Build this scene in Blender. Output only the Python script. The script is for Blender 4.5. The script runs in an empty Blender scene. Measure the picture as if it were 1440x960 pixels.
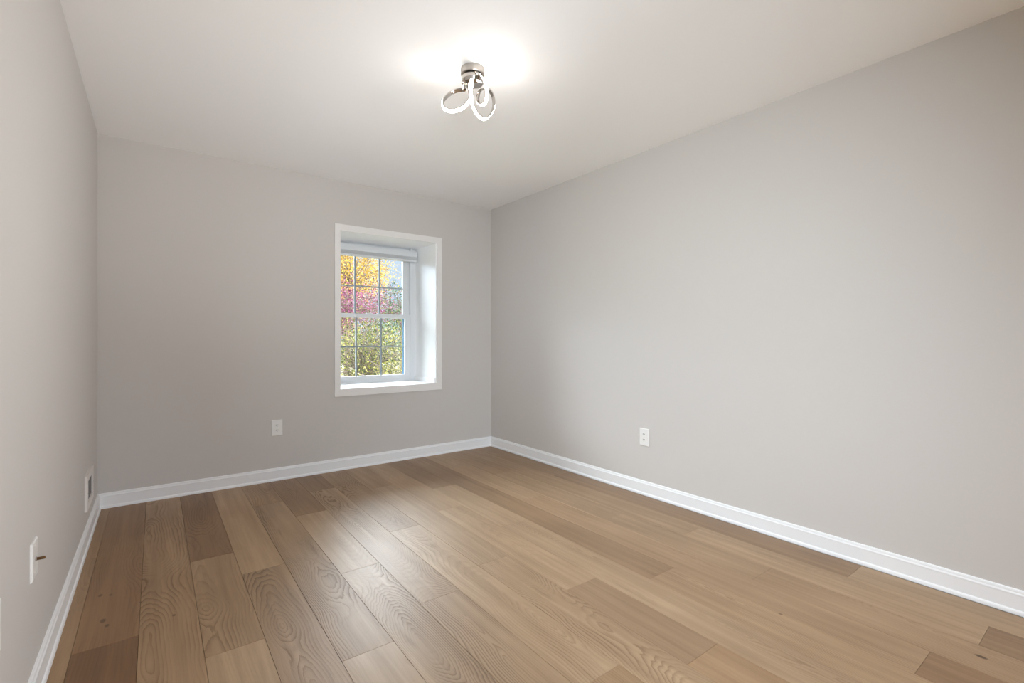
import bpy, bmesh, math, random
from mathutils import Vector, Matrix
import numpy as np

S = bpy.context.scene
COL = S.collection

# ------------------------------------------------------------------ camera
F_PX = 673.0
YAW = math.atan((720 - 218.4) / F_PX)
EYE = 1.11
cam_d = bpy.data.cameras.new('camera')
cam_d.sensor_width = 36.0
cam_d.lens = F_PX / 1440 * 36.0
cam_d.shift_y = -4.4 / 1440
cam_d.clip_start = 0.02
cam_d.clip_end = 300
cam = bpy.data.objects.new('camera', cam_d)
cam.location = (0, 0, EYE)
cam.rotation_euler = (math.pi / 2, 0, -YAW)
COL.objects.link(cam)
S.camera = cam

# ------------------------------------------------------------------ exposure
S.view_settings.view_transform = 'Standard'
S.view_settings.look = 'None'
S.view_settings.gamma = 1.0
S.view_settings.use_curve_mapping = False
S.view_settings.exposure = 0.0
S.cycles.max_bounces = 10
S.cycles.diffuse_bounces = 7
S.cycles.glossy_bounces = 4
S.cycles.transparent_max_bounces = 24
S.cycles.sample_clamp_indirect = 6.0
S.cycles.caustics_reflective = False
S.cycles.caustics_refractive = False

# light levels
LAMP_L = 55.0
LAMP_C = (1.0, 0.95, 0.88)
SKY_LOW = 1.0
SKY_HIGH = 10.4
SKY_GLOW = 43.0
SUN_E = 3.0

# ------------------------------------------------------------------ sky
world = bpy.data.worlds.new('sky')
S.world = world
world.use_nodes = True
wn = world.node_tree
wn.nodes.clear()


def N(nt, t, **kw):
    n = nt.nodes.new(t)
    for k, v in kw.items():
        if k.startswith('i_'):
            n.inputs[int(k[2:])].default_value = v
        else:
            setattr(n, k, v)
    return n


def M(nt, op, a, b=None, c=None, clamp=False):
    n = nt.nodes.new('ShaderNodeMath')
    n.operation = op
    n.use_clamp = clamp
    for i, v in enumerate((a, b, c)):
        if v is None:
            continue
        if isinstance(v, (int, float)):
            n.inputs[i].default_value = v
        else:
            nt.links.new(v, n.inputs[i])
    return n.outputs[0]


def MR(nt, v, a, b, c=0.0, d=1.0, smooth=True):
    n = nt.nodes.new('ShaderNodeMapRange')
    n.interpolation_type = 'SMOOTHSTEP' if smooth else 'LINEAR'
    nt.links.new(v, n.inputs[0])
    for i, x in enumerate((a, b, c, d)):
        n.inputs[i + 1].default_value = x
    return n.outputs[0]


def MIX(nt, f, a, b, mode='MIX'):
    n = nt.nodes.new('ShaderNodeMix')
    n.data_type = 'RGBA'
    n.blend_type = mode
    n.clamp_factor = True
    for i, v in ((0, f), (6, a), (7, b)):
        if isinstance(v, (int, float)):
            n.inputs[i].default_value = v
        elif isinstance(v, tuple):
            n.inputs[i].default_value = v if len(v) == 4 else (*v, 1)
        else:
            nt.links.new(v, n.inputs[i])
    return n.outputs[2]


tc = N(wn, 'ShaderNodeTexCoord')
sep = N(wn, 'ShaderNodeSeparateXYZ')
wn.links.new(tc.outputs['Generated'], sep.inputs[0])
z = sep.outputs[2]
t_hi = MR(wn, z, 0.16, 0.42)
skycol = MIX(wn, t_hi, (0.66, 0.80, 1.0), (0.86, 0.93, 1.0))
blue = MIX(wn, MR(wn, z, -0.02, 0.0), (0.16, 0.17, 0.12), skycol)
front = MR(wn, sep.outputs[1], -0.25, 0.15)        # sky behind the camera is boosted to brighten the room
high = M(wn, 'ADD', M(wn, 'MULTIPLY', front, 1.6 - SKY_HIGH), SKY_HIGH)
strength = M(wn, 'ADD', M(wn, 'MULTIPLY', MR(wn, z, 0.12, 0.42), M(wn, 'SUBTRACT', high, SKY_LOW)), SKY_LOW)
# glow added to the sky high over the garden, strengthening the window light
dot = N(wn, 'ShaderNodeVectorMath', operation='DOT_PRODUCT')
wn.links.new(tc.outputs['Generated'], dot.inputs[0])
dv = Vector((-0.12, 0.85, 0.42)).normalized()
dot.inputs[1].default_value = dv
glow = M(wn, 'MULTIPLY', MR(wn, dot.outputs['Value'], 0.76, 0.97), MR(wn, z, 0.15, 0.27))
strength = M(wn, 'ADD', strength, M(wn, 'MULTIPLY', glow, SKY_GLOW))
bg = N(wn, 'ShaderNodeBackground')
wn.links.new(blue, bg.inputs[0])
wn.links.new(strength, bg.inputs[1])
wo = N(wn, 'ShaderNodeOutputWorld')
wn.links.new(bg.outputs[0], wo.inputs[0])

sun_d = bpy.data.lights.new('sun', 'SUN')
sun_d.energy = SUN_E
sun_d.angle = math.radians(1.0)
sun_d.color = (1.0, 0.95, 0.86)
sun = bpy.data.objects.new('sun', sun_d)
sun.rotation_euler = Vector((0.72, -0.42, 0.62)).to_track_quat('Z', 'Y').to_euler()
sun.location = (10, -6, 12)
COL.objects.link(sun)

# fill lights added behind the camera, standing in for a flash
def fill_light(name, loc, aim, size, spread, watts, colr):
    d = bpy.data.lights.new(name, 'AREA')
    d.shape = 'DISK'
    d.size = size
    d.spread = math.radians(spread)
    d.energy = watts
    d.color = colr
    o = bpy.data.objects.new(name, d)
    o.location = loc
    o.rotation_euler = (o.location - Vector(aim)).to_track_quat('Z', 'Y').to_euler()
    COL.objects.link(o)
    return o


FILL_CEIL = 4.1
FILL_SIDE = 22.5
FILL_LEFT = 12.3
fill_light('ceiling_fill', (1.0, -0.40, 0.30), (0.75, 3.8, 2.80), 0.5, 46, FILL_CEIL, (0.90, 0.95, 1.0))
fill_light('right_wall_fill', (0.0, -0.6, 1.3), (2.79, 2.6, 1.2), 0.5, 75, FILL_SIDE, (0.80, 0.91, 1.0))
fill_light('left_wall_fill', (2.4, -0.8, 1.2), (-0.3, 2.0, 1.5), 0.5, 66, FILL_LEFT, (0.90, 0.95, 1.0))

# ------------------------------------------------------------------ room numbers
XL, XR = -0.301, 2.791
YB, YR = 4.105, -1.75       # back wall (far), rear wall (behind the camera)
ZC = 2.44
WT = 0.445                  # depth of the window well
WX0, WX1, WZ0, WZ1 = 1.250, 2.148, 0.683, 2.018
RX0, RX1, RZ0, RZ1 = 0.0, 2.55, 0.12, 2.20   # added rear opening, out of view


def portal(name, loc, rot, sx, sy):
    d = bpy.data.lights.new(name, 'AREA')
    d.shape = 'RECTANGLE'
    d.size, d.size_y = sx, sy
    d.cycles.is_portal = True
    o = bpy.data.objects.new(name, d)
    o.location = loc
    o.rotation_euler = rot
    COL.objects.link(o)
    return o


portal('window_portal', ((WX0 + WX1) / 2, YB + WT + 0.14, (WZ0 + WZ1) / 2), (-math.pi / 2, 0, 0), 1.0, 1.45)
portal('rear_portal', ((RX0 + RX1) / 2, YR - 0.16, (RZ0 + RZ1) / 2), (math.pi / 2, 0, 0), RX1 - RX0 + .1, RZ1 - RZ0 + .1)


# ------------------------------------------------------------------ helpers
def srgb(r, g, b):
    def f(c):
        c /= 255.0
        return c / 12.92 if c <= 0.04045 else ((c + 0.055) / 1.055) ** 2.4
    return (f(r), f(g), f(b), 1.0)


def mat(name, col, rough=0.5, metal=0.0, spec=0.5, bump=None, emis=None, coat=0.0):
    m = bpy.data.materials.new(name)
    m.use_nodes = True
    nt = m.node_tree
    b = nt.nodes['Principled BSDF']
    b.inputs['Base Color'].default_value = col
    b.inputs['Roughness'].default_value = rough
    b.inputs['Metallic'].default_value = metal
    b.inputs['Specular IOR Level'].default_value = spec
    b.inputs['Coat Weight'].default_value = coat
    if emis:
        b.inputs['Emission Color'].default_value = (*emis[0], 1)
        b.inputs['Emission Strength'].default_value = emis[1]
    t = N(nt, 'ShaderNodeTexCoord')
    if bump:
        n = N(nt, 'ShaderNodeTexNoise')
        n.inputs['Scale'].default_value = bump[0]
        n.inputs['Detail'].default_value = 4
        nt.links.new(t.outputs['Object'], n.inputs[0])
        bp = N(nt, 'ShaderNodeBump')
        bp.inputs['Strength'].default_value = bump[1]
        bp.inputs['Distance'].default_value = 0.002
        nt.links.new(n.outputs[0], bp.inputs['Height'])
        nt.links.new(bp.outputs[0], b.inputs['Normal'])
    return m


MT = {}
MT['wall'] = mat('wall_paint', srgb(203, 198, 193), 0.62, spec=0.3, bump=(260, 0.12))
MT['ceil'] = mat('ceiling_paint', srgb(247, 246, 245), 0.9, spec=0.1, bump=(200, 0.10))
MT['trim'] = mat('white_trim_paint', srgb(236, 236, 236), 0.38, spec=0.5, bump=(60, 0.03))
MT['casing'] = mat('casing_paint', srgb(235, 232, 229), 0.35, bump=(60, 0.03))
MT['vinyl'] = mat('white_vinyl', srgb(226, 228, 230), 0.35, bump=(30, 0.02))
MT['lining'] = mat('white_gloss_lining', srgb(250, 250, 250), 0.3, bump=(30, 0.02))
MT['muntin'] = mat('grey_white_grille', srgb(205, 212, 220), 0.4, bump=(30, 0.02))
MT['gasket'] = mat('blue_grey_gasket', srgb(74, 118, 146), 0.5, bump=(30, 0.02))
MT['blind'] = mat('blind_vinyl', srgb(222, 224, 226), 0.4, bump=(30, 0.02))
MT['plate'] = mat('white_plastic', srgb(232, 230, 226), 0.35, bump=(40, 0.02))
MT['dark'] = mat('dark_slot', srgb(48, 44, 42), 0.6, bump=(40, 0.02))
MT['screw'] = mat('painted_screw', srgb(200, 198, 192), 0.35, 0.5, bump=(40, 0.02))
MT['vent'] = mat('vent_enamel', srgb(226, 219, 214), 0.4, bump=(40, 0.02))
MT['louver'] = mat('shaded_enamel', srgb(120, 114, 110), 0.5, bump=(40, 0.02))  # darker copy of the white enamel, louver shade put into its colour
MT['duct'] = mat('duct_shade', srgb(60, 55, 52), 0.7, bump=(40, 0.02))
MT['brass'] = mat('aged_brass', srgb(120, 92, 62), 0.35, 1.0, bump=(60, 0.1))
MT['chrome'] = mat('polished_chrome', srgb(205, 200, 195), 0.12, 1.0, bump=(30, 0.02))
MT['nickel'] = mat('satin_nickel', srgb(196, 190, 184), 0.28, 1.0, bump=(30, 0.02))
MT['led'] = mat('led_diffuser', srgb(250, 246, 240), 0.5, emis=(LAMP_C, LAMP_L))
MT['stucco'] = mat('exterior_siding', srgb(205, 200, 192), 0.8, bump=(20, 0.4))
MT['bark'] = mat('tree_bark', srgb(112, 98, 88), 0.9, bump=(25, 0.8))


def glass_mat():
    m = bpy.data.materials.new('window_glass')
    m.use_nodes = True
    nt = m.node_tree
    nt.nodes.clear()
    fr = N(nt, 'ShaderNodeFresnel')
    fr.inputs[0].default_value = 1.45
    tr = N(nt, 'ShaderNodeBsdfTransparent')
    tr.inputs[0].default_value = (0.96, 0.98, 0.98, 1)
    gl = N(nt, 'ShaderNodeBsdfGlossy')
    gl.inputs['Roughness'].default_value = 0.02
    mx = N(nt, 'ShaderNodeMixShader')
    nt.links.new(fr.outputs[0], mx.inputs[0])
    nt.links.new(tr.outputs[0], mx.inputs[1])
    nt.links.new(gl.outputs[0], mx.inputs[2])
    o = N(nt, 'ShaderNodeOutputMaterial')
    nt.links.new(mx.outputs[0], o.inputs[0])
    return m


MT['glass'] = glass_mat()


def link(name, me, m=None, parent=None, smooth=False):
    o = bpy.data.objects.new(name, me)
    if m is not None:
        me.materials.append(m)
    if smooth:
        for p in me.polygons:
            p.use_smooth = True
    COL.objects.link(o)
    if parent is not None:
        o.parent = parent
    return o


def obj(name, bm, m, parent=None, smooth=False, bevel=0.0, seg=2):
    if bevel > 0:
        sharp = [e for e in bm.edges if len(e.link_faces) == 2 and e.calc_face_angle(0) > 0.6]
        bmesh.ops.bevel(bm, geom=sharp, offset=bevel, segments=seg, affect='EDGES', profile=0.6, clamp_overlap=True)
    bmesh.ops.recalc_face_normals(bm, faces=bm.faces[:])
    me = bpy.data.meshes.new(name)
    bm.to_mesh(me)
    bm.free()
    return link(name, me, m, parent, smooth)


def box(bm, x0, x1, y0, y1, z0, z1):
    vs = [bm.verts.new(p) for p in ((x0, y0, z0), (x1, y0, z0), (x1, y1, z0), (x0, y1, z0),
                                    (x0, y0, z1), (x1, y0, z1), (x1, y1, z1), (x0, y1, z1))]
    for f in ((0, 3, 2, 1), (4, 5, 6, 7), (0, 1, 5, 4), (1, 2, 6, 5), (2, 3, 7, 6), (3, 0, 4, 7)):
        bm.faces.new([vs[i] for i in f])
    return bm


def bx(*a):
    return box(bmesh.new(), *a)


def cyl(bm, p0, p1, r0, r1=None, n=24, caps=True):
    r1 = r0 if r1 is None else r1
    p0, p1 = Vector(p0), Vector(p1)
    q = (p1 - p0).to_track_quat('Z', 'Y')
    rings = []
    for p, r in ((p0, r0), (p1, r1)):
        rings.append([bm.verts.new(p + q @ Vector((r * math.cos(2 * math.pi * i / n), r * math.sin(2 * math.pi * i / n), 0))) for i in range(n)])
    for i in range(n):
        bm.faces.new((rings[0][i], rings[0][(i + 1) % n], rings[1][(i + 1) % n], rings[1][i]))
    if caps:
        bm.faces.new(rings[0][::-1])
        bm.faces.new(rings[1])
    return bm


def lathe(bm, prof, n=48, c=(0, 0)):
    rings = []
    for r, z_ in prof:
        if r < 1e-6:
            rings.append([bm.verts.new((c[0], c[1], z_))])
        else:
            rings.append([bm.verts.new((c[0] + r * math.cos(2 * math.pi * i / n), c[1] + r * math.sin(2 * math.pi * i / n), z_)) for i in range(n)])
    for a, b in zip(rings, rings[1:]):
        for i in range(n):
            j = (i + 1) % n
            va = [a[0]] if len(a) == 1 else [a[i], a[j]]
            vb = [b[0]] if len(b) == 1 else [b[j], b[i]]
            if len(va) + len(vb) > 2:
                bm.faces.new(va + vb)
    return bm


def empty(name, loc=(0, 0, 0), rz=0.0, parent=None):
    o = bpy.data.objects.new(name, None)
    o.location = loc
    o.rotation_euler = (0, 0, rz)
    o.empty_display_size = 0.05
    COL.objects.link(o)
    if parent is not None:
        o.parent = parent
    return o


def tag(o, label, cat, group=None, kind=None):
    o['label'] = label
    o['category'] = cat
    if group:
        o['group'] = group
    if kind:
        o['kind'] = kind
    return o


def struct(o, label=None):
    o['kind'] = 'structure'
    if label:
        o['label'] = label
    return o


# ------------------------------------------------------------------ room shell
T = 0.12
OT = WT + 0.10   # total thickness of the wall with the window
struct(obj('ceiling', bx(XL - T, XR + T, YR - T, YB + OT, ZC, ZC + 0.15), MT['ceil']))
struct(obj('wall_left', bx(XL - T, XL, YR - T, YB + OT, -0.2, ZC), MT['wall']))
struct(obj('wall_right', bx(XR, XR + T, YR - T, YB + OT, -0.2, ZC), MT['wall']))


def wall_with_hole(x0, x1, y0, y1, z0, z1, hx0, hx1, hz0, hz1):
    bm = bmesh.new()
    xs = (x0, hx0, hx1, x1)
    zs = (z0, hz0, hz1, z1)
    v = {}
    for k, y in enumerate((y0, y1)):
        for i, x in enumerate(xs):
            for j, zz in enumerate(zs):
                v[i, j, k] = bm.verts.new((x, y, zz))
    for i in range(3):
        for j in range(3):
            if (i, j) == (1, 1):
                continue
            for k in (0, 1):
                bm.faces.new((v[i, j, k], v[i + 1, j, k], v[i + 1, j + 1, k], v[i, j + 1, k]))
    for i in range(3):
        for j in (0, 3):
            bm.faces.new((v[i, j, 0], v[i + 1, j, 0], v[i + 1, j, 1], v[i, j, 1]))
            bm.faces.new((v[j, i, 0], v[j, i + 1, 0], v[j, i + 1, 1], v[j, i, 1]))
    for a, b in (((1, 1), (2, 1)), ((2, 1), (2, 2)), ((2, 2), (1, 2)), ((1, 2), (1, 1))):
        bm.faces.new((v[a[0], a[1], 0], v[b[0], b[1], 0], v[b[0], b[1], 1], v[a[0], a[1], 1]))
    return bm


LIN = 0.012
struct(obj('wall_back', wall_with_hole(XL, XR, YB, YB + OT, -0.2, ZC, WX0 - LIN, WX1 + LIN, WZ0 - LIN, WZ1 + LIN), MT['wall']))
struct(obj('wall_rear', wall_with_hole(XL, XR, YR - T, YR, -0.2, ZC, RX0, RX1, RZ0, RZ1), MT['wall']))


# ------------------------------------------------------------------ floor : one mesh of individual bevelled planks
def floor_material():
    m = bpy.data.materials.new('oak_planks')
    m.use_nodes = True
    nt = m.node_tree
    L = nt.links.new
    b = nt.nodes['Principled BSDF']
    uv = N(nt, 'ShaderNodeUVMap', uv_map='plank_uv')
    at = N(nt, 'ShaderNodeAttribute', attribute_name='plank')      # r tone, g grain strength, b seed
    at2 = N(nt, 'ShaderNodeAttribute', attribute_name='plank2')    # r hue, g ring frequency, b figure
    su = N(nt, 'ShaderNodeSeparateXYZ')
    L(uv.outputs[0], su.inputs[0])
    u, v = su.outputs[0], su.outputs[1]
    sa = N(nt, 'ShaderNodeSeparateColor')
    L(at.outputs['Color'], sa.inputs[0])
    tone, gs, seed = sa.outputs
    sb = N(nt, 'ShaderNodeSeparateColor')
    L(at2.outputs['Color'], sb.inputs[0])
    hue, fr, fig = sb.outputs
    sd = M(nt, 'MULTIPLY', seed, 91.7)

    def vec(a, b_, c_):
        n = N(nt, 'ShaderNodeCombineXYZ')
        for i, x in enumerate((a, b_, c_)):
            if isinstance(x, (int, float)):
                n.inputs[i].default_value = x
            else:
                L(x, n.inputs[i])
        return n.outputs[0]

    def noise(vc, scale=1.0, det=2.0, rough=0.5, dist=0.0):
        n = N(nt, 'ShaderNodeTexNoise')
        n.inputs['Scale'].default_value = scale
        n.inputs['Detail'].default_value = det
        n.inputs['Roughness'].default_value = rough
        n.inputs['Distortion'].default_value = dist
        L(vc, n.inputs['Vector'])
        return n.outputs[0]

    # depth of the sawn face from the pith, drifting along the board
    d = M(nt, 'SUBTRACT', noise(vec(0.0, M(nt, 'MULTIPLY', v, 0.9), sd), 1.0, 1.5), 0.5)
    d = M(nt, 'MULTIPLY', d, M(nt, 'MULTIPLY_ADD', fig, 0.55, 0.22))
    u0 = M(nt, 'MULTIPLY', M(nt, 'SUBTRACT', noise(vec(3.0, M(nt, 'MULTIPLY', v, 0.8), M(nt, 'ADD', sd, 7.0)), 1.0, 1.0), 0.5), 0.12)
    shift = M(nt, 'MULTIPLY', M(nt, 'SUBTRACT', fig, 0.6), 0.22)
    w1 = M(nt, 'MULTIPLY', M(nt, 'SUBTRACT', noise(vec(M(nt, 'MULTIPLY', u, 6.0), M(nt, 'MULTIPLY', v, 1.5), sd), 1.0, 2.5, 0.5), 0.5), 0.085)
    uu = M(nt, 'ADD', M(nt, 'ADD', u, w1), M(nt, 'ADD', u0, shift))
    w2 = M(nt, 'MULTIPLY', M(nt, 'SUBTRACT', noise(vec(M(nt, 'MULTIPLY', u, 9.0), M(nt, 'MULTIPLY', v, 2.4), M(nt, 'ADD', sd, 31.0)), 1.0, 3.5, 0.6), 0.5), 0.050)
    dd = M(nt, 'ADD', d, w2)
    r = M(nt, 'SQRT', M(nt, 'ADD', M(nt, 'MULTIPLY', uu, uu), M(nt, 'MULTIPLY', dd, dd)))
    ring = M(nt, 'MULTIPLY', r, M(nt, 'MULTIPLY_ADD', fr, 95.0, 60.0))
    fz = M(nt, 'MULTIPLY', noise(vec(M(nt, 'MULTIPLY', u, 240.0), M(nt, 'MULTIPLY', v, 10.0), sd), 1.0, 2.0), 0.25)
    w = M(nt, 'FRACT', M(nt, 'ADD', ring, fz))
    late = M(nt, 'MULTIPLY', MR(nt, w, 0.25, 0.80), MR(nt, w, 1.0, 0.82))
    thin = M(nt, 'MULTIPLY', MR(nt, w, 0.66, 0.90), MR(nt, w, 0.995, 0.92))
    patch = MR(nt, noise(vec(M(nt, 'MULTIPLY', u, 7.0), M(nt, 'MULTIPLY', v, 1.4), M(nt, 'ADD', sd, 57.0)), 1.0, 2.0), 0.34, 0.66, 0.08, 1.0)
    gk = M(nt, 'MULTIPLY', M(nt, 'MULTIPLY', late, patch), gs)
    gk2 = M(nt, 'MULTIPLY', M(nt, 'MULTIPLY', thin, patch), gs)
    # pores and broad figure
    pore = MR(nt, noise(vec(M(nt, 'MULTIPLY', u, 520.0), M(nt, 'MULTIPLY', v, 16.0), sd), 1.0, 3.0, 0.6), 0.50, 0.72)
    streak = noise(vec(M(nt, 'MULTIPLY', u, 34.0), M(nt, 'MULTIPLY', v, 1.1), sd), 1.0, 4.0, 0.6)
    cloud = noise(vec(M(nt, 'MULTIPLY', u, 6.0), M(nt, 'MULTIPLY', v, 2.2), M(nt, 'ADD', sd, 11.0)), 1.0, 2.0)

    light = MIX(nt, hue, srgb(170, 146, 118), srgb(177, 143, 106))
    dark = MIX(nt, hue, srgb(110, 87, 63), srgb(118, 84, 54))
    base = MIX(nt, tone, dark, light)
    k = M(nt, 'MULTIPLY_ADD', M(nt, 'SUBTRACT', streak, 0.5), 0.85, 1.0)
    k = M(nt, 'MULTIPLY', k, M(nt, 'MULTIPLY_ADD', M(nt, 'SUBTRACT', cloud, 0.5), 0.50, 1.0))
    k = M(nt, 'MULTIPLY', k, M(nt, 'MULTIPLY_ADD', pore, -0.07, 1.0))
    k = M(nt, 'MULTIPLY', k, M(nt, 'MULTIPLY_ADD', gk, -0.32, 1.0))
    k = M(nt, 'MULTIPLY', k, M(nt, 'MULTIPLY_ADD', gk2, -0.24, 1.0))
    fl1 = MR(nt, noise(vec(M(nt, 'MULTIPLY', uu, 26.0), M(nt, 'MULTIPLY', v, 2.6), M(nt, 'ADD', sd, 77.0)), 1.0, 4.0, 0.65), 0.54, 0.72)
    fl2 = MR(nt, noise(vec(M(nt, 'MULTIPLY', u, 8.0), M(nt, 'MULTIPLY', v, 1.7), M(nt, 'ADD', sd, 91.0)), 1.0, 1.5), 0.50, 0.66)
    k = M(nt, 'MULTIPLY', k, M(nt, 'MULTIPLY_ADD', M(nt, 'MULTIPLY', fl1, fl2), M(nt, 'MULTIPLY_ADD', gs, -0.30, -0.04), 1.0))
    # knots (wood marks with a place of their own)
    geo = N(nt, 'ShaderNodeNewGeometry')
    for (kx, ky, kr, st) in KNOTS:
        dx = N(nt, 'ShaderNodeVectorMath', operation='SUBTRACT')
        L(geo.outputs['Position'], dx.inputs[0])
        dx.inputs[1].default_value = (kx, ky, 0)
        mm = N(nt, 'ShaderNodeVectorMath', operation='MULTIPLY')
        L(dx.outputs[0], mm.inputs[0])
        mm.inputs[1].default_value = (1.0, 0.55, 0.0)
        ln = N(nt, 'ShaderNodeVectorMath', operation='LENGTH')
        L(mm.outputs[0], ln.inputs[0])
        kk = MR(nt, ln.outputs['Value'], kr * 0.45, kr, st, 0.0)
        k = M(nt, 'MULTIPLY', k, M(nt, 'SUBTRACT', 1.0, kk))
    cc = N(nt, 'ShaderNodeCombineColor')
    for i, p_ in enumerate((0.86, 1.0, 1.16)):
        L(M(nt, 'POWER', k, p_), cc.inputs[i])
    colr = MIX(nt, 1.0, base, cc.outputs[0], 'MULTIPLY')
    L(colr, b.inputs['Base Color'])
    L(M(nt, 'MULTIPLY_ADD', gk2, 0.16, FLOOR_ROUGH), b.inputs['Roughness'])
    b.inputs['Specular IOR Level'].default_value = 0.5
    bh = M(nt, 'ADD', M(nt, 'MULTIPLY', gk2, -1.0), M(nt, 'MULTIPLY', pore, -0.35))
    bp = N(nt, 'ShaderNodeBump')
    bp.inputs['Strength'].default_value = 0.35
    bp.inputs['Distance'].default_value = 0.0008
    L(bh, bp.inputs['Height'])
    L(bp.outputs[0], b.inputs['Normal'])
    return m


FLOOR_ROUGH = 0.45
KNOTS = [(2.31, 0.36, 0.012, 0.8), (-0.165, 2.47, 0.012, 0.6), (-0.15, 2.42, 0.009, 0.6), (-0.19, 2.72, 0.011, 0.5),
         (-0.155, 2.70, 0.008, 0.45), (0.06, 2.35, 0.007, 0.6), (2.02, 0.90, 0.007, 0.6), (-0.05, 2.55, 0.006, 0.4)]

X0, PW = 0.138, 0.1878
# strip index: joints (far to near) and for each board (tone, grain, hue, ring frequency, figure)
STRIPS = {
    -3: ([3.2, 1.1], [(.45, .3, .8, .4, .2), (.55, .3, .8, .4, .2), (.5, .3, .5, .4, .2)]),
    -2: ([2.27, 0.9], [(.30, .35, 1, .3, .1), (.05, .25, .9, .2, .1), (.5, .4, .5, .5, .4)]),
    -1: ([1.2], [(.60, .85, .75, .15, .9), (.5, .5, .5, .4, .5)]),
    0: ([2.855, 1.968, 0.5], [(.22, .5, .9, .1, .6), (.60, .75, .6, .25, .8), (.82, .12, .5, .3, .3), (.6, .5, .5, .5, .5)]),
    1: ([2.563, 0.6], [(.78, .08, .6, .1, .2), (.58, .95, .45, .35, .7), (.6, .5, .5, .5, .5)]),
    2: ([3.55, 1.667, 0.1], [(.55, .5, .7, .3, .4), (.62, .9, .4, .8, .5), (.85, .3, .3, .2, .3), (.6, .5, .5, .5, .5)]),
    3: ([3.20, 2.292, 0.3], [(.42, .6, .7, .5, .5), (.85, .2, .4, .3, .5), (.70, 1., .3, .7, .6), (.6, .5, .5, .5, .5)]),
    4: ([3.645, 1.835, -.2], [(.30, .3, .6, .3, .3), (.68, 1., .4, .5, .7), (.66, .9, .4, .6, .6), (.6, .5, .5, .5, .5)]),
    5: ([2.617, 1.088, -.6], [(.58, .9, .5, .6, .8), (.88, .6, .4, .35, .4), (.62, .8, .7, .6, .5), (.6, .5, .5, .5, .5)]),
    6: ([3.45, 1.975, 0.1], [(.62, .3, .6, .3, .3), (.72, .35, .4, .2, .2), (.80, .8, .45, .6, .5), (.6, .5, .5, .5, .5)]),
    7: ([2.753, 1.549, 0.95, -.6], [(.74, .1, .5, .2, .2), (.85, .2, .45, .2, .5), (.50, .04, .5, .2, .2), (.58, .3, .8, .4, .5), (.6, .5, .5, .5, .5)]),
    8: ([3.18, 2.305, .2], [(.35, .2, .6, .3, .3), (.80, .15, .4, .2, .3), (.78, .5, .4, .8, .4), (.7, .5, .5, .5, .5)]),
    9: ([1.391, -.4], [(.38, .1, .6, .2, .2), (.70, .7, .6, .6, .35), (.6, .5, .5, .5, .5)]),
    10: ([2.592, .474, -1.], [(.76, .08, .5, .2, .2), (.66, .45, .6, .5, .3), (.25, .1, .8, .2, .2), (.6, .5, .5, .5, .5)]),
    11: ([3.216, 2.01, 1.106, -.9], [(.55, .1, .6, .2, .2), (.66, .25, .45, .3, .3), (.62, .3, .5, .4, .3), (.64, .55, .6, .6, .3), (.6, .5, .5, .5, .5)]),
    12: ([1.589, .38, -1.], [(.60, .15, .5, .3, .3), (.74, .2, .5, .4, .3), (.28, .2, .6, .4, .2), (.6, .5, .5, .5, .5)]),
    13: ([2.9, .853, -1.], [(.45, .15, .6, .3, .2), (.33, .25, .6, .4, .3), (.68, .2, .5, .4, .2), (.6, .5, .5, .5, .5)]),
}


def build_floor():
    rnd = random.Random(5)
    bm = bmesh.new()
    uvl = bm.loops.layers.uv.new('plank_uv')
    c1 = bm.loops.layers.float_color.new('plank')
    c2 = bm.loops.layers.float_color.new('plank2')
    g, bv, dp = 0.0004, 0.0007, 0.0009
    for k, (js, boards) in STRIPS.items():
        xa, xb = X0 + PW * k, X0 + PW * (k + 1)
        cxm = (xa + xb) / 2
        xa, xb = max(xa, XL), min(xb, XR)
        ys = [YB] + js + [YR]
        for i, bd in enumerate(boards):
            ya, yb = ys[i + 1], ys[i]
            seed = rnd.random()
            vo = rnd.random() * 5
            outer = [(xa + g, ya + g), (xb - g, ya + g), (xb - g, yb - g), (xa + g, yb - g)]
            e = g + bv
            inner = [(xa + e, ya + e), (xb - e, ya + e), (xb - e, yb - e), (xa + e, yb - e)]
            vb = [bm.verts.new((x, y, -0.012)) for x, y in outer]
            vo_ = [bm.verts.new((x, y, -dp)) for x, y in outer]
            vi = [bm.verts.new((x, y, 0)) for x, y in inner]
            fs = [bm.faces.new(vi)]
            for q in range(4):
                q2 = (q + 1) % 4
                fs.append(bm.faces.new((vo_[q], vo_[q2], vi[q2], vi[q])))
                fs.append(bm.faces.new((vb[q], vb[q2], vo_[q2], vo_[q])))
            for f in fs:
                for lp in f.loops:
                    co = lp.vert.co
                    lp[uvl].uv = (co.x - cxm, co.y + vo)
                    lp[c1] = (bd[0], bd[1], seed, 1)
                    lp[c2] = (bd[2], bd[3], bd[4], 1)
    # sub-floor below the boards
    n0 = len(bm.faces)
    box(bm, XL, XR, YR, YB, -0.10, -0.012)
    bm.faces.ensure_lookup_table()
    for f in bm.faces[n0:]:
        for lp in f.loops:
            lp[c1] = (0, 0, 0, 1)
    return struct(obj('floor', bm, floor_material()), 'light oak wood plank floor')


build_floor()


# ------------------------------------------------------------------ baseboards
PROF = [(0.0, 0.0), (0.019, 0.0), (0.0188, 0.006), (0.0175, 0.0125), (0.0150, 0.0165), (0.0125, 0.018),
        (0.0120, 0.0205), (0.0120, 0.074), (0.0126, 0.0775), (0.0126, 0.0800), (0.0108, 0.0835), (0.0092, 0.0860),
        (0.0088, 0.0905), (0.0075, 0.0950), (0.0055, 0.0975), (0.0, 0.0985)]


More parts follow.
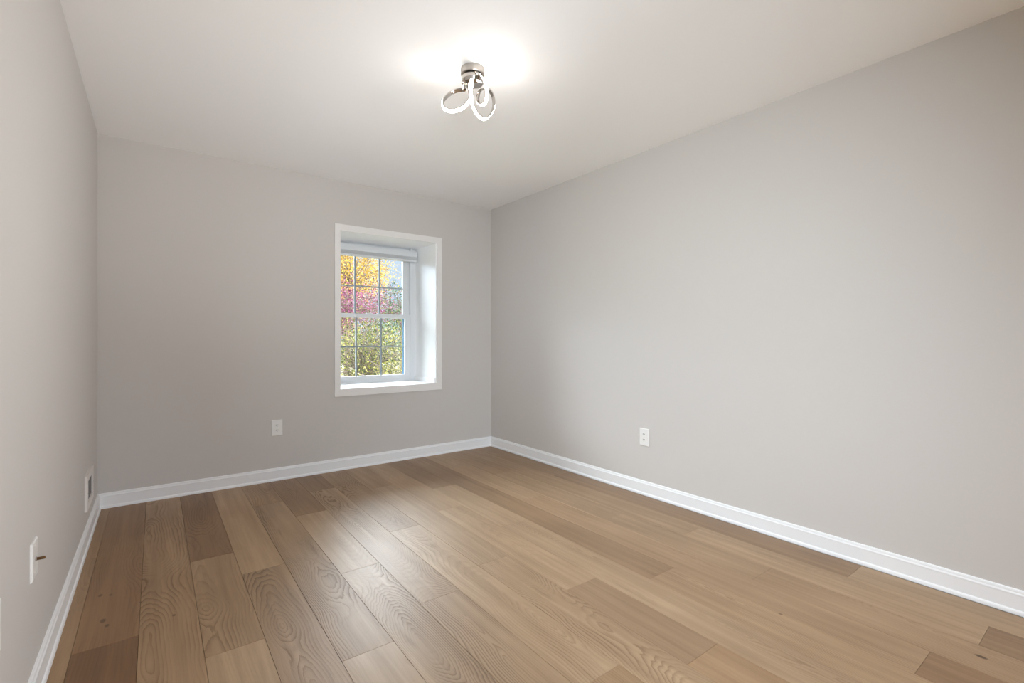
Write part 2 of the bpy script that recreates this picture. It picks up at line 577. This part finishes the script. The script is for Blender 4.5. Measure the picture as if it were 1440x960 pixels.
def baseboard(name, a, b, inward, mit=(True, True)):
    a, b = Vector(a), Vector(b)
    d = (b - a).normalized()
    nrm = Vector(inward)
    bm = bmesh.new()
    R = []
    for end, s, m_ in ((a, 1, mit[0]), (b, -1, mit[1])):
        R.append([bm.verts.new(end + nrm * t + d * (t * s if m_ else 0) + Vector((0, 0, h))) for t, h in PROF])
    n = len(PROF)
    for i in range(n):
        j = (i + 1) % n
        bm.faces.new((R[0][i], R[0][j], R[1][j], R[1][i]))
    bm.faces.new(R[0])
    bm.faces.new(R[1][::-1])
    o = obj(name, bm, MT['trim'])
    return struct(o)


baseboard('baseboard_back', (XL, YB, 0), (XR, YB, 0), (0, -1, 0))
baseboard('baseboard_right', (XR, YB, 0), (XR, YR, 0), (-1, 0, 0))
baseboard('baseboard_left', (XL, YR, 0), (XL, YB, 0), (1, 0, 0))
baseboard('baseboard_rear', (XR, YR, 0), (XL, YR, 0), (0, 1, 0))

# ------------------------------------------------------------------ window
win = struct(empty('window_1', (WX0, YB, WZ0)), 'white double-hung window set deep in the back wall')


def wobj(name, bm, m, parent=win, **k):
    """geometry given in room coordinates, parented to the window without moving"""
    o = obj(name, bm, m, parent, **k)
    o.matrix_parent_inverse = Matrix.Translation(-Vector((WX0, YB, WZ0)))
    return o


def frame_bm(x0, x1, z0, z1, w, y0, y1, wb=None, wt=None, wr=None):
    """rectangular ring lying in XZ with mitred corners"""
    wb = w if wb is None else wb
    wt = w if wt is None else wt
    wr = w if wr is None else wr
    bm = bmesh.new()
    O = [(x0, z0), (x1, z0), (x1, z1), (x0, z1)]
    I = [(x0 + w, z0 + wb), (x1 - wr, z0 + wb), (x1 - wr, z1 - wt), (x0 + w, z1 - wt)]
    V = [[bm.verts.new((x, y, zz)) for x, zz in P] for y in (y0, y1) for P in (O, I)]
    o0, i0, o1, i1 = V
    for q in range(4):
        r = (q + 1) % 4
        bm.faces.new((o0[q], o0[r], i0[r], i0[q]))
        bm.faces.new((o1[q], o1[r], i1[r], i1[q]))
        bm.faces.new((o0[q], o0[r], o1[r], o1[q]))
        bm.faces.new((i0[q], i0[r], i1[r], i1[q]))
    return bm


# flat casing round the opening (a thin raised back band at its outer edge)
cb = frame_bm(WX0 - 0.047, WX1 + 0.060, WZ0 - 0.062, WZ1 + 0.055, 0.047, YB - 0.014, YB, wb=0.062, wt=0.055)
# right leg a little wider, as seen
wobj('casing', cb, MT['casing'], bevel=0.002)
# lining of the deep reveal: side, top and bottom boards
YF = YB + WT
wobj('reveal_lining', frame_bm(WX0 - LIN, WX1 + LIN, WZ0 - LIN, WZ1 + LIN, LIN, YB - 0.002, YF + 0.06), MT['lining'])
wobj('jamb_strip', bx(WX1 - 0.010, WX1, YB + 0.012, YF - 0.006, WZ0 + 0.0005, WZ0 + 0.042), MT['lining'], bevel=0.003)
# main vinyl frame
wobj('window_frame', frame_bm(WX0, WX1, WZ0, WZ1, 0.012, YF - 0.005, YF + 0.085, wb=0.011, wt=0.03, wr=0.057), MT['vinyl'], bevel=0.003)
wobj('side_track', frame_bm(WX0 + 0.011, WX1 - 0.056, WZ0 + 0.010, WZ1 - 0.028, 0.007, YF + 0.036, YF + 0.082, wb=0.006, wr=0.010), MT['vinyl'], bevel=0.002)
wobj('screen_frame', frame_bm(WX0 + 0.012, WX1 - 0.040, WZ0 + 0.012, 1.345, 0.030, YF + 0.084, YF + 0.094, wb=0.028, wr=0.062), MT['gasket'], bevel=0.002)


def sash(name, x0, x1, z0, z1, y0, y1, gx0, gx1, gz0, gz1, zm):
    s_ = wobj(name, frame_bm(x0, x1, z0, z1, gx0 - x0, y0, y1, wb=gz0 - z0, wt=z1 - gz1, wr=x1 - gx1), MT['vinyl'], bevel=0.004)
    ym = (y0 + y1) / 2
    obj('glass_pane', bx(gx0 - 0.004, gx1 + 0.004, ym - 0.002, ym + 0.002, gz0 - 0.004, gz1 + 0.004), MT['glass'], s_)
    bm = bmesh.new()
    mw = 0.0085
    xs_ = [gx0 + (gx1 - gx0) * k / 3 for k in range(4)]
    for k in (1, 2):
        box(bm, xs_[k] - mw, xs_[k] + mw, ym + 0.004, ym + 0.011, gz0, gz1)
    for i in range(3):
        box(bm, xs_[i] + (mw if i else 0), xs_[i + 1] - (mw if i < 2 else 0), ym + 0.0045, ym + 0.0105, zm - mw * .8, zm + mw * .8)
    obj('muntin_grille', bm, MT['muntin'], s_)
    return s_


sash('lower_sash', 1.262, 2.091, 0.694, 1.349, YF + 0.002, YF + 0.034, 1.297, 2.039, 0.748, 1.309, 1.031)
sash('upper_sash', 1.270, 2.082, 1.322, 1.985, YF + 0.042, YF + 0.074, 1.304, 2.032, 1.350, 1.915, 1.617)
wobj('sash_lock', bx(1.64, 1.70, YF + 0.006, YF + 0.028, 1.349, 1.357), MT['vinyl'], bevel=0.002)

# raised blind under the head of the reveal
blind = tag(empty('window_blind', ((WX0 + WX1) / 2, YF - 0.035, WZ1)),
            'white slatted blind fully raised at the top of the deep window', 'blind')
bw = (WX1 - WX0) / 2 - 0.014
obj('head_rail', bx(-bw, bw, -0.022, 0.024, -0.078, -0.024), MT['blind'], blind, bevel=0.003)
obj('valance', bx(-bw - 0.006, bw + 0.006, -0.031, -0.0225, -0.083, -0.026), MT['blind'], blind, bevel=0.004)
for sx in (-1, 1):
    obj('bracket', bx(sx * (bw - 0.05) - 0.012, sx * (bw - 0.05) + 0.012, -0.018, 0.020, -0.025, 0.0), MT['blind'], blind)
n_sl = 7
for i in range(n_sl):
    zz = -0.0795 - 0.0045 * (i + 1)
    bm = bmesh.new()
    prev = None
    for q in range(7):
        yy = -0.030 + 0.054 * q / 6
        h = 0.0022 * (1 - ((q - 3) / 3) ** 2)
        cur = [bm.verts.new((sx * (bw - 0.002), yy, zz + h + t)) for sx in (-1, 1) for t in (0, 0.0031)]
        if prev:
            for a, b in ((0, 2), (1, 3), (0, 1), (2, 3)):
                bm.faces.new((prev[a], prev[b], cur[b], cur[a]))
        else:
            bm.faces.new((cur[0], cur[2], cur[3], cur[1]))
        prev = cur
    bm.faces.new((prev[0], prev[1], prev[3], prev[2]))
    obj('slat', bm, MT['blind'], blind)
zb = -0.0795 - 0.0045 * (n_sl + 1) + 0.002
obj('bottom_rail', bx(-bw + 0.001, bw - 0.001, -0.031, 0.025, zb - 0.018, zb), MT['blind'], blind, bevel=0.004)

# unseen rear window, added to let daylight in from behind
rw = struct(empty('added_window', (RX0, YR, RZ0)))
fr = obj('window_frame', frame_bm(RX0 - .05, RX1 + .05, RZ0 - .05, RZ1 + .05, 0.05, YR, YR + 0.014), MT['casing'], rw)
fr.matrix_parent_inverse = Matrix.Translation(-Vector((RX0, YR, RZ0)))
fr = obj('mullion', bx((RX0 + RX1) / 2 - .02, (RX0 + RX1) / 2 + .02, YR - 0.08, YR - 0.04, RZ0, RZ1), MT['vinyl'], rw)
fr.matrix_parent_inverse = Matrix.Translation(-Vector((RX0, YR, RZ0)))


# ------------------------------------------------------------------ wall plates (built facing -Y, origin on the wall)
def plate_bm(w, h, t, b=0.004):
    bm = bmesh.new()
    o = [(-w / 2, -h / 2), (w / 2, -h / 2), (w / 2, h / 2), (-w / 2, h / 2)]
    i = [(-w / 2 + b, -h / 2 + b), (w / 2 - b, -h / 2 + b), (w / 2 - b, h / 2 - b), (-w / 2 + b, h / 2 - b)]
    A = [bm.verts.new((x, 0, z_)) for x, z_ in o]
    B = [bm.verts.new((x, -t * 0.55, z_)) for x, z_ in o]
    C_ = [bm.verts.new((x, -t, z_)) for x, z_ in i]
    bm.faces.new(A)
    bm.faces.new(C_)
    for q in range(4):
        r = (q + 1) % 4
        bm.faces.new((A[q], A[r], B[r], B[q]))
        bm.faces.new((B[q], B[r], C_[r], C_[q]))
    return bm


def receptacle_bm(zc, y0, y1):
    """duplex face: circle flattened top and bottom"""
    bm = bmesh.new()
    pts = []
    R_, fl_ = 0.0172, 0.0145
    for k in range(40):
        a = 2 * math.pi * k / 40
        pts.append((R_ * math.cos(a), max(-fl_, min(fl_, R_ * math.sin(a)))))
    A = [bm.verts.new((x, y0, zc + z_)) for x, z_ in pts]
    B = [bm.verts.new((x, y1, zc + z_)) for x, z_ in pts]
    bm.faces.new(A)
    bm.faces.new(B)
    for q in range(40):
        r = (q + 1) % 40
        bm.faces.new((A[q], A[r], B[r], B[q]))
    return bm


def outlet(label, loc, rz):
    t = tag(empty('wall_outlet', loc, rz), label, 'outlet', 'wall outlets')
    obj('cover_plate', plate_bm(0.080, 0.124, 0.0065), MT['plate'], t)
    for zc in (0.0195, -0.0195):
        r = obj('receptacle', receptacle_bm(zc, -0.0064, -0.0085), MT['plate'], t)
        for (sx, hh) in ((-0.0062, 0.0085), (0.0062, 0.0068)):
            obj('slot', bx(sx - 0.0016, sx + 0.0016, -0.0088, -0.0084, zc + 0.003 - hh / 2, zc + 0.003 + hh / 2), MT['dark'], r)
        obj('ground_hole', cyl(bmesh.new(), (0, -0.0084, zc - 0.0075), (0, -0.0088, zc - 0.0075), 0.0026, n=12), MT['dark'], r)
    obj('screw', cyl(bmesh.new(), (0, -0.006, 0), (0, -0.0078, 0), 0.0034, 0.0028, n=16), MT['screw'], t, smooth=False)
    return t


outlet('white duplex outlet low on the back wall, left of the window', (0.763, YB - 0.0004, 0.410), 0)
outlet('white duplex outlet low on the long right-hand wall', (XR - 0.0004, 2.166, 0.408), math.pi / 2 * 3)
outlet('white outlet plate low on the left wall, cut by the frame edge', (XL + 0.0004, 1.606, 0.430), math.pi / 2)

# coax plate on the left wall
t = tag(empty('cable_plate', (XL + 0.0004, 2.046, 0.435), math.pi / 2),
        'white cable wall plate with small brass connector on the left wall', 'wall plate')
obj('cover_plate', plate_bm(0.080, 0.116, 0.0065), MT['plate'], t)
obj('mounting_shim', bx(-0.036, 0.036, -0.0005, 0, -0.054, 0.054), MT['plate'], t)
obj('hex_nut', cyl(bmesh.new(), (0, -0.0064, 0), (0, -0.0100, 0), 0.0066, n=6), MT['nickel'], t)
bm = bmesh.new()
y = -0.010
for i in range(9):           # threaded barrel
    cyl(bm, (0, y, 0), (0, y - 0.0010, 0), 0.0040, 0.0047, n=20, caps=False)
    cyl(bm, (0, y - 0.0010, 0), (0, y - 0.0020, 0), 0.0047, 0.0040, n=20, caps=False)
    y -= 0.0020
cyl(bm, (0, y, 0), (0, y - 0.001, 0), 0.0040, 0.0036, n=20)
obj('connector', bm, MT['brass'], t)
for zz in (0.042, -0.042):
    obj('screw', cyl(bmesh.new(), (0, -0.006, zz), (0, -0.0078, zz), 0.0032, 0.0026, n=16), MT['screw'], t)

# floor-level air register on the left wall
vt = tag(empty('air_vent', (XL + 0.0004, 3.540, 0.283), math.pi / 2),
         'white metal air vent grille low on the left wall near the corner', 'air vent')
vw, vh = 0.315, 0.190
obj('vent_frame', frame_bm(-vw / 2, vw / 2, -vh / 2, vh / 2, 0.042, -0.012, 0, wb=0.036, wt=0.036), MT['vent'], vt, bevel=0.003)
obj('duct_shade_sheet', bx(-vw / 2 + 0.040, vw / 2 - 0.040, -0.0015, -0.0003, -vh / 2 + 0.034, vh / 2 - 0.034), MT['duct'], vt)  # dark sheet on the wall, its colour holds the shade inside the duct
nl = 20
for i in range(nl):
    xx = -vw / 2 + 0.046 + (vw - 0.092) * (i + .5) / nl
    bm = bx(-0.0006, 0.0006, -0.002, 0.002, -vh / 2 + 0.0365, vh / 2 - 0.0365)
    bmesh.ops.rotate(bm, cent=(0, 0, 0), matrix=Matrix.Rotation(math.radians(35), 3, 'Z'), verts=bm.verts[:])
    bmesh.ops.translate(bm, vec=(xx, -0.0042, 0), verts=bm.verts[:])
    obj('louver', bm, MT['louver'], vt)
for sx in (-1, 1):
    obj('screw', cyl(bmesh.new(), (sx * (vw / 2 - 0.016), -0.0118, 0), (sx * (vw / 2 - 0.016), -0.0138, 0), 0.0042, 0.003, n=14), MT['screw'], vt)


# ------------------------------------------------------------------ ceiling lamp
LC = Vector((1.258, 2.012, ZC))
lamp = tag(empty('ceiling_lamp', LC), 'chrome ceiling lamp of looping lit ribbons, mounted flush overhead', 'ceiling lamp')
obj('canopy', lathe(bmesh.new(), [(0, -0.0005), (0.058, -0.0005), (0.059, -0.003), (0.059, -0.030), (0.056, -0.034), (0, -0.034)]), MT['nickel'], lamp, smooth=False)
obj('ribbon_mount', lathe(bmesh.new(), [(0, -0.0335), (0.026, -0.0335), (0.054, -0.044), (0.055, -0.060), (0.048, -0.074), (0.030, -0.080), (0, -0.080)]), MT['chrome'], lamp)

# ribbon centre line: (px x, px y, depth towards the camera in m, width-axis (toward, right, up))
right = Vector((math.cos(YAW), -math.sin(YAW), 0))
fwd = Vector((math.sin(YAW), math.cos(YAW), 0))
zl = LC.dot(fwd)
PTS = [(651, 117, .020, (.8, -.3, .5)), (655, 111, .030, (.7, -.3, .6)), (664, 105, .042, (.6, -.2, .8)), (672, 104, .050, (.6, -.5, .5)),
       (680, 112, .056, (.7, -.7, .2)), (684, 125, .060, (.7, -.7, 0)), (684, 139, .062, (.75, -.7, 0)), (680, 147, .060, (.8, -.6, .1)),
       (674, 147, .052, (.8, -.6, 0)), (671, 139, .040, (.8, -.5, 0)), (674, 129, .020, (.8, -.2, 0)), (680, 124, .000, (.8, .2, 0)),
       (688, 126, -.020, (.8, .5, 0)), (693, 134, -.030, (.8, .55, 0)), (695, 146, -.034, (.8, .55, 0)), (692, 158, -.030, (.8, .5, .1)),
       (684, 167, -.020, (.8, .5, .25)), (675, 165, -.004, (.8, .5, .2)), (667, 154, .010, (.75, .6, 0)), (663, 141, .018, (.75, .6, 0)),
       (663, 128, .012, (.8, .5, 0)), (667, 113, -.010, (.8, .2, 0)), (663, 108, -.020, (.8, -.2, .1)), (659, 120, .000, (.8, -.3, .2)),
       (661, 134, .022, (.8, -.2, .4)), (659, 143, .028, (.8, 0, .6)), (650, 152, .030, (.75, 0, .65)), (636, 156.5, .030, (.75, 0, .65)),
       (625, 153, .026, (.8, 0, .6)), (622, 145, .018, (.8, .1, .55)), (626, 137, .008, (.8, .1, .6)), (636, 129.5, .000, (.8, 0, .6)),
       (647, 126, -.004, (.8, 0, .6)), (653, 126, .004, (.8, -.1, .6))]
ctrl, wax = [], []
for px, py, dep, w in PTS:
    zd = zl - dep
    p = fwd * zd + right * ((px - 720) / F_PX * zd) + Vector((0, 0, EYE - (py - 475.6) / F_PX * zd))
    ctrl.append(p - LC)
    wax.append((-fwd * w[0] + right * w[1] + Vector((0, 0, w[2]))).normalized())


def cr(P, i, t):
    n = len(P)
    a, b, c, d = P[(i - 1) % n], P[i % n], P[(i + 1) % n], P[(i + 2) % n]
    return 0.5 * ((2 * b) + (c - a) * t + (2 * a - 5 * b + 4 * c - d) * t * t + (3 * b - a - 3 * c + d) * t ** 3)


pts, wv = [], []
for i in range(len(ctrl)):
    for s_ in range(7):
        pts.append(cr(ctrl, i, s_ / 7))
        wv.append(cr(wax, i, s_ / 7).normalized())
for _ in range(5):
    n = len(pts)
    pts = [(pts[i - 1] + pts[i] * 2 + pts[(i + 1) % n]) / 4 for i in range(n)]
    wv = [(wv[i - 1] + wv[i] * 2 + wv[(i + 1) % n]).normalized() for i in range(n)]
# outward normals: away from the centre of the loop each stretch belongs to
nrm = []
n = len(pts)
for i in range(n):
    tg = (pts[(i + 1) % n] - pts[i - 1]).normalized()
    w = wv[i]
    w = (w - tg * w.dot(tg)).normalized()
    wv[i] = w
    nrm.append(tg.cross(w))
# pick the sign so that the normal points out of the loops (signed by the mean turn of the path)
acc = 0
for i in range(n):
    curv = pts[(i + 3) % n] + pts[i - 3] - 2 * pts[i]
    acc += nrm[i].dot(curv)
if acc > 0:
    nrm = [-q for q in nrm]


def sweep(h0, h1, hw):
    bm = bmesh.new()
    rings = []
    for i in range(n):
        rings.append([bm.verts.new(pts[i] + nrm[i] * a + wv[i] * b) for a, b in ((h0, -hw), (h1, -hw), (h1, hw), (h0, hw))])
    for i in range(n):
        A, B = rings[i], rings[(i + 1) % n]
        for q in range(4):
            r = (q + 1) % 4
            bm.faces.new((A[q], A[r], B[r], B[q]))
    return bm


band = obj('ribbon_band', sweep(-0.0045, 0.0016, 0.0095), MT['chrome'], lamp)
obj('light_strip', sweep(0.0017, 0.0030, 0.0072), MT['led'], band)

# nail marks left on the right wall
for (yy, zz, w_) in ((1.553, 1.846, 0.010), (1.347, 1.865, 0.008)):
    bm = bmesh.new()
    bmesh.ops.create_icosphere(bm, subdivisions=2, radius=0.5)
    bmesh.ops.scale(bm, vec=(0.0022, w_, 0.004), verts=bm.verts[:])
    bmesh.ops.translate(bm, vec=(XR, yy, zz), verts=bm.verts[:])
    obj('wall_blemish', bm, MT['wall'], bpy.data.objects['wall_right'], smooth=True)


# ------------------------------------------------------------------ the garden outside
GZ = -3.2
def ground_mat():
    m = mat('lawn', srgb(96, 110, 58), 0.95)
    nt = m.node_tree
    nn = N(nt, 'ShaderNodeTexNoise')
    nn.inputs['Scale'].default_value = 0.8
    nn.inputs['Detail'].default_value = 6
    tcx = N(nt, 'ShaderNodeTexCoord')
    nt.links.new(tcx.outputs['Object'], nn.inputs[0])
    nt.links.new(MIX(nt, nn.outputs[0], srgb(128, 132, 92), srgb(206, 194, 164)), nt.nodes['Principled BSDF'].inputs['Base Color'])
    return m


bm = bmesh.new()
NG = 40
gv = {}
for i in range(NG + 1):
    for j in range(NG + 1):
        x, y = -30 + 90 * i / NG, 4.8 + 75 * j / NG
        gv[i, j] = bm.verts.new((x, y, GZ + 0.15 * math.sin(x * .4) * math.cos(y * .3)))
for i in range(NG):
    for j in range(NG):
        bm.faces.new((gv[i, j], gv[i + 1, j], gv[i + 1, j + 1], gv[i, j + 1]))
g = obj('ground', bm, ground_mat())
struct(g, 'lawn outside below the window')


def leaf_material(name, cols, trans=0.12):
    m = bpy.data.materials.new(name)
    m.use_nodes = True
    nt = m.node_tree
    b = nt.nodes['Principled BSDF']
    at = N(nt, 'ShaderNodeAttribute', attribute_name='leaf')
    rp = N(nt, 'ShaderNodeValToRGB')
    el = rp.color_ramp.elements
    while len(el) < len(cols):
        el.new(0.5)
    for i, c in enumerate(cols):
        el[i].position = i / (len(cols) - 1)
        el[i].color = srgb(*c)
    nt.links.new(at.outputs['Fac'], rp.inputs[0])
    nt.links.new(rp.outputs[0], b.inputs['Base Color'])
    b.inputs['Roughness'].default_value = 0.8
    b.inputs['Specular IOR Level'].default_value = 0.15
    tl = N(nt, 'ShaderNodeBsdfTranslucent')
    nt.links.new(rp.outputs[0], tl.inputs[0])
    mx = N(nt, 'ShaderNodeMixShader')
    mx.inputs[0].default_value = trans
    nt.links.new(b.outputs[0], mx.inputs[1])
    nt.links.new(tl.outputs[0], mx.inputs[2])
    nt.links.new(mx.outputs[0], nt.nodes['Material Output'].inputs[0])
    return m


def tree(name, label, base, height, crown_c, crown_r, nclump, per, leaf, cols, seed, cat='tree', spread=0.34):
    rs = np.random.RandomState(seed)
    rnd = random.Random(seed)
    root = tag(empty(name, base), label, cat)
    cc = Vector(crown_c)
    cr_ = Vector(crown_r)
    clumps = []
    while len(clumps) < nclump:
        p = Vector([rnd.uniform(-1, 1) for _ in range(3)])
        if 0.25 < p.length < 1.0:
            clumps.append((Vector((p.x * cr_.x, p.y * cr_.y, p.z * cr_.z)) + cc, rnd.uniform(0.6, 1.3)))
    # trunk with branches reaching the clumps
    bm = bmesh.new()
    top = Vector((cc.x * .6, cc.y * .6, cc.z))
    fork = Vector((cc.x * .3, cc.y * .3, max(0.4, cc.z - cr_.z * .8)))
    r0 = 0.035 * height * .6
    cyl(bm, (0, 0, -0.3), fork, r0, r0 * .7, n=10)
    cyl(bm, fork, top, r0 * .7, r0 * .25, n=8)
    for c, _s in clumps:
        t_ = rnd.uniform(0.0, 0.8)
        st = fork.lerp(top, t_)
        mid = st.lerp(c, 0.55) + Vector((rnd.uniform(-.1, .1), rnd.uniform(-.1, .1), rnd.uniform(0, .25)))
        cyl(bm, st, mid, r0 * .28, r0 * .16, n=6)
        cyl(bm, mid, c, r0 * .16, r0 * .05, n=5)
        for _ in range(3):
            e = c + Vector((rnd.gauss(0, 1), rnd.gauss(0, 1), rnd.gauss(0, .8))) * 0.32
            cyl(bm, mid.lerp(c, .7), e, r0 * .06, r0 * .02, n=4, caps=False)
    obj('trunk', bm, MT['bark'], root)
    # leaves: folded diamonds
    N_ = nclump * per
    cen = np.repeat(np.array([tuple(c) for c, _ in clumps]), per, axis=0)
    siz = np.repeat(np.array([s for _, s in clumps]), per)
    tonec = np.repeat(rs.rand(nclump), per)
    P = cen + rs.normal(size=(N_, 3)) * (spread * siz)[:, None] * np.array([1, 1, .75])
    a = rs.normal(size=(N_, 3)); a /= np.linalg.norm(a, axis=1)[:, None]
    b = rs.normal(size=(N_, 3)); b -= a * (a * b).sum(1)[:, None]; b /= np.linalg.norm(b, axis=1)[:, None]
    c_ = np.cross(a, b)
    ls = (leaf * rs.uniform(.6, 1.25, N_))[:, None]
    V = np.empty((N_, 6, 3))
    V[:, 0] = P - a * ls
    V[:, 1] = P - a * ls * .25 + b * ls * .55 + c_ * ls * .18
    V[:, 2] = P + a * ls * .4 + b * ls * .45 + c_ * ls * .15
    V[:, 3] = P + a * ls
    V[:, 4] = P + a * ls * .4 - b * ls * .45 + c_ * ls * .15
    V[:, 5] = P - a * ls * .25 - b * ls * .55 + c_ * ls * .18
    idx = np.arange(N_)[:, None] * 6
    Fc = np.concatenate([idx + np.array([[0, 1, 2, 3]]), idx + np.array([[0, 3, 4, 5]])], axis=1).reshape(-1, 4)
    me = bpy.data.meshes.new('foliage')
    me.from_pydata(V.reshape(-1, 3).tolist(), [], Fc.tolist())
    al = me.attributes.new('leaf', 'FLOAT', 'POINT')
    val = np.clip(0.55 * tonec + 0.45 * rs.rand(N_), 0, 1)
    al.data.foreach_set('value', np.repeat(val, 6).astype(np.float32))
    link('foliage', me, leaf_material(name + '_leaf', cols), root)
    return root


def P(px, py, depth):
    """a point of the place on the sight line through a pixel, at a depth"""
    q = fwd * depth + right * ((px - 720) / F_PX * depth)
    return q.x, q.y, EYE - (py - 475.6) / F_PX * depth


def tree_at(name, label, px, py, depth, rad, nclump, per, leaf, cols, seed, **k):
    x, y, zc_ = P(px, py, depth)
    tree(name, label, (x - .3, y, GZ), zc_ - GZ, (0.3, 0, zc_ - GZ), rad, nclump, per, leaf, cols, seed, **k)


YEL = [(86, 62, 34), (168, 130, 56), (214, 182, 76), (238, 220, 130)]
ORA = [(92, 58, 44), (166, 110, 62), (204, 150, 78), (226, 192, 126)]
MAG = [(36, 18, 30), (104, 46, 76), (152, 82, 116), (196, 156, 180)]
GRY = [(20, 28, 22), (70, 80, 42), (150, 144, 66), (216, 206, 140)]
GRN = [(18, 34, 32), (44, 70, 56), (80, 112, 78), (152, 168, 112)]
PAL = [(56, 64, 60), (114, 118, 110), (172, 166, 146), (220, 212, 192)]
tree_at('maple_tree', 'golden yellow autumn tree seen through the top of the window', 498, 388, 16.5, (1.05, 1.0, 1.15), 60, 190, .027, YEL, 11)
tree_at('larch_tree', 'orange-leaved tree at the upper left corner of the window view', 458, 338, 24.0, (1.6, 1.3, 1.9), 60, 120, .042, ORA, 12)
tree_at('dogwood_tree', 'purplish red tree across the middle of the window view', 488, 432, 11.0, (1.20, 0.9, .45), 70, 150, .018, MAG, 13)
tree_at('birch_tree', 'green tree low at the right of the upper sash', 576, 440, 14.5, (.9, .8, .70), 40, 130, .028, GRN, 14)
tree_at('linden_tree', 'yellow-green leafy tree filling the lower sash', 520, 508, 8.2, (.85, .7, .68), 60, 210, .0155, GRY, 15)
tree_at('beech_tree', 'pale dry-leaved tree behind the lower sash greenery', 535, 505, 30.0, (4.2, 1.8, 2.2), 90, 110, .055, PAL, 16, spread=.5)
tree_at('oak_tree', 'dark green tree farthest behind the others outside', 500, 485, 38.0, (7.0, 2.2, 1.9), 110, 100, .09, GRN, 17, spread=.6)
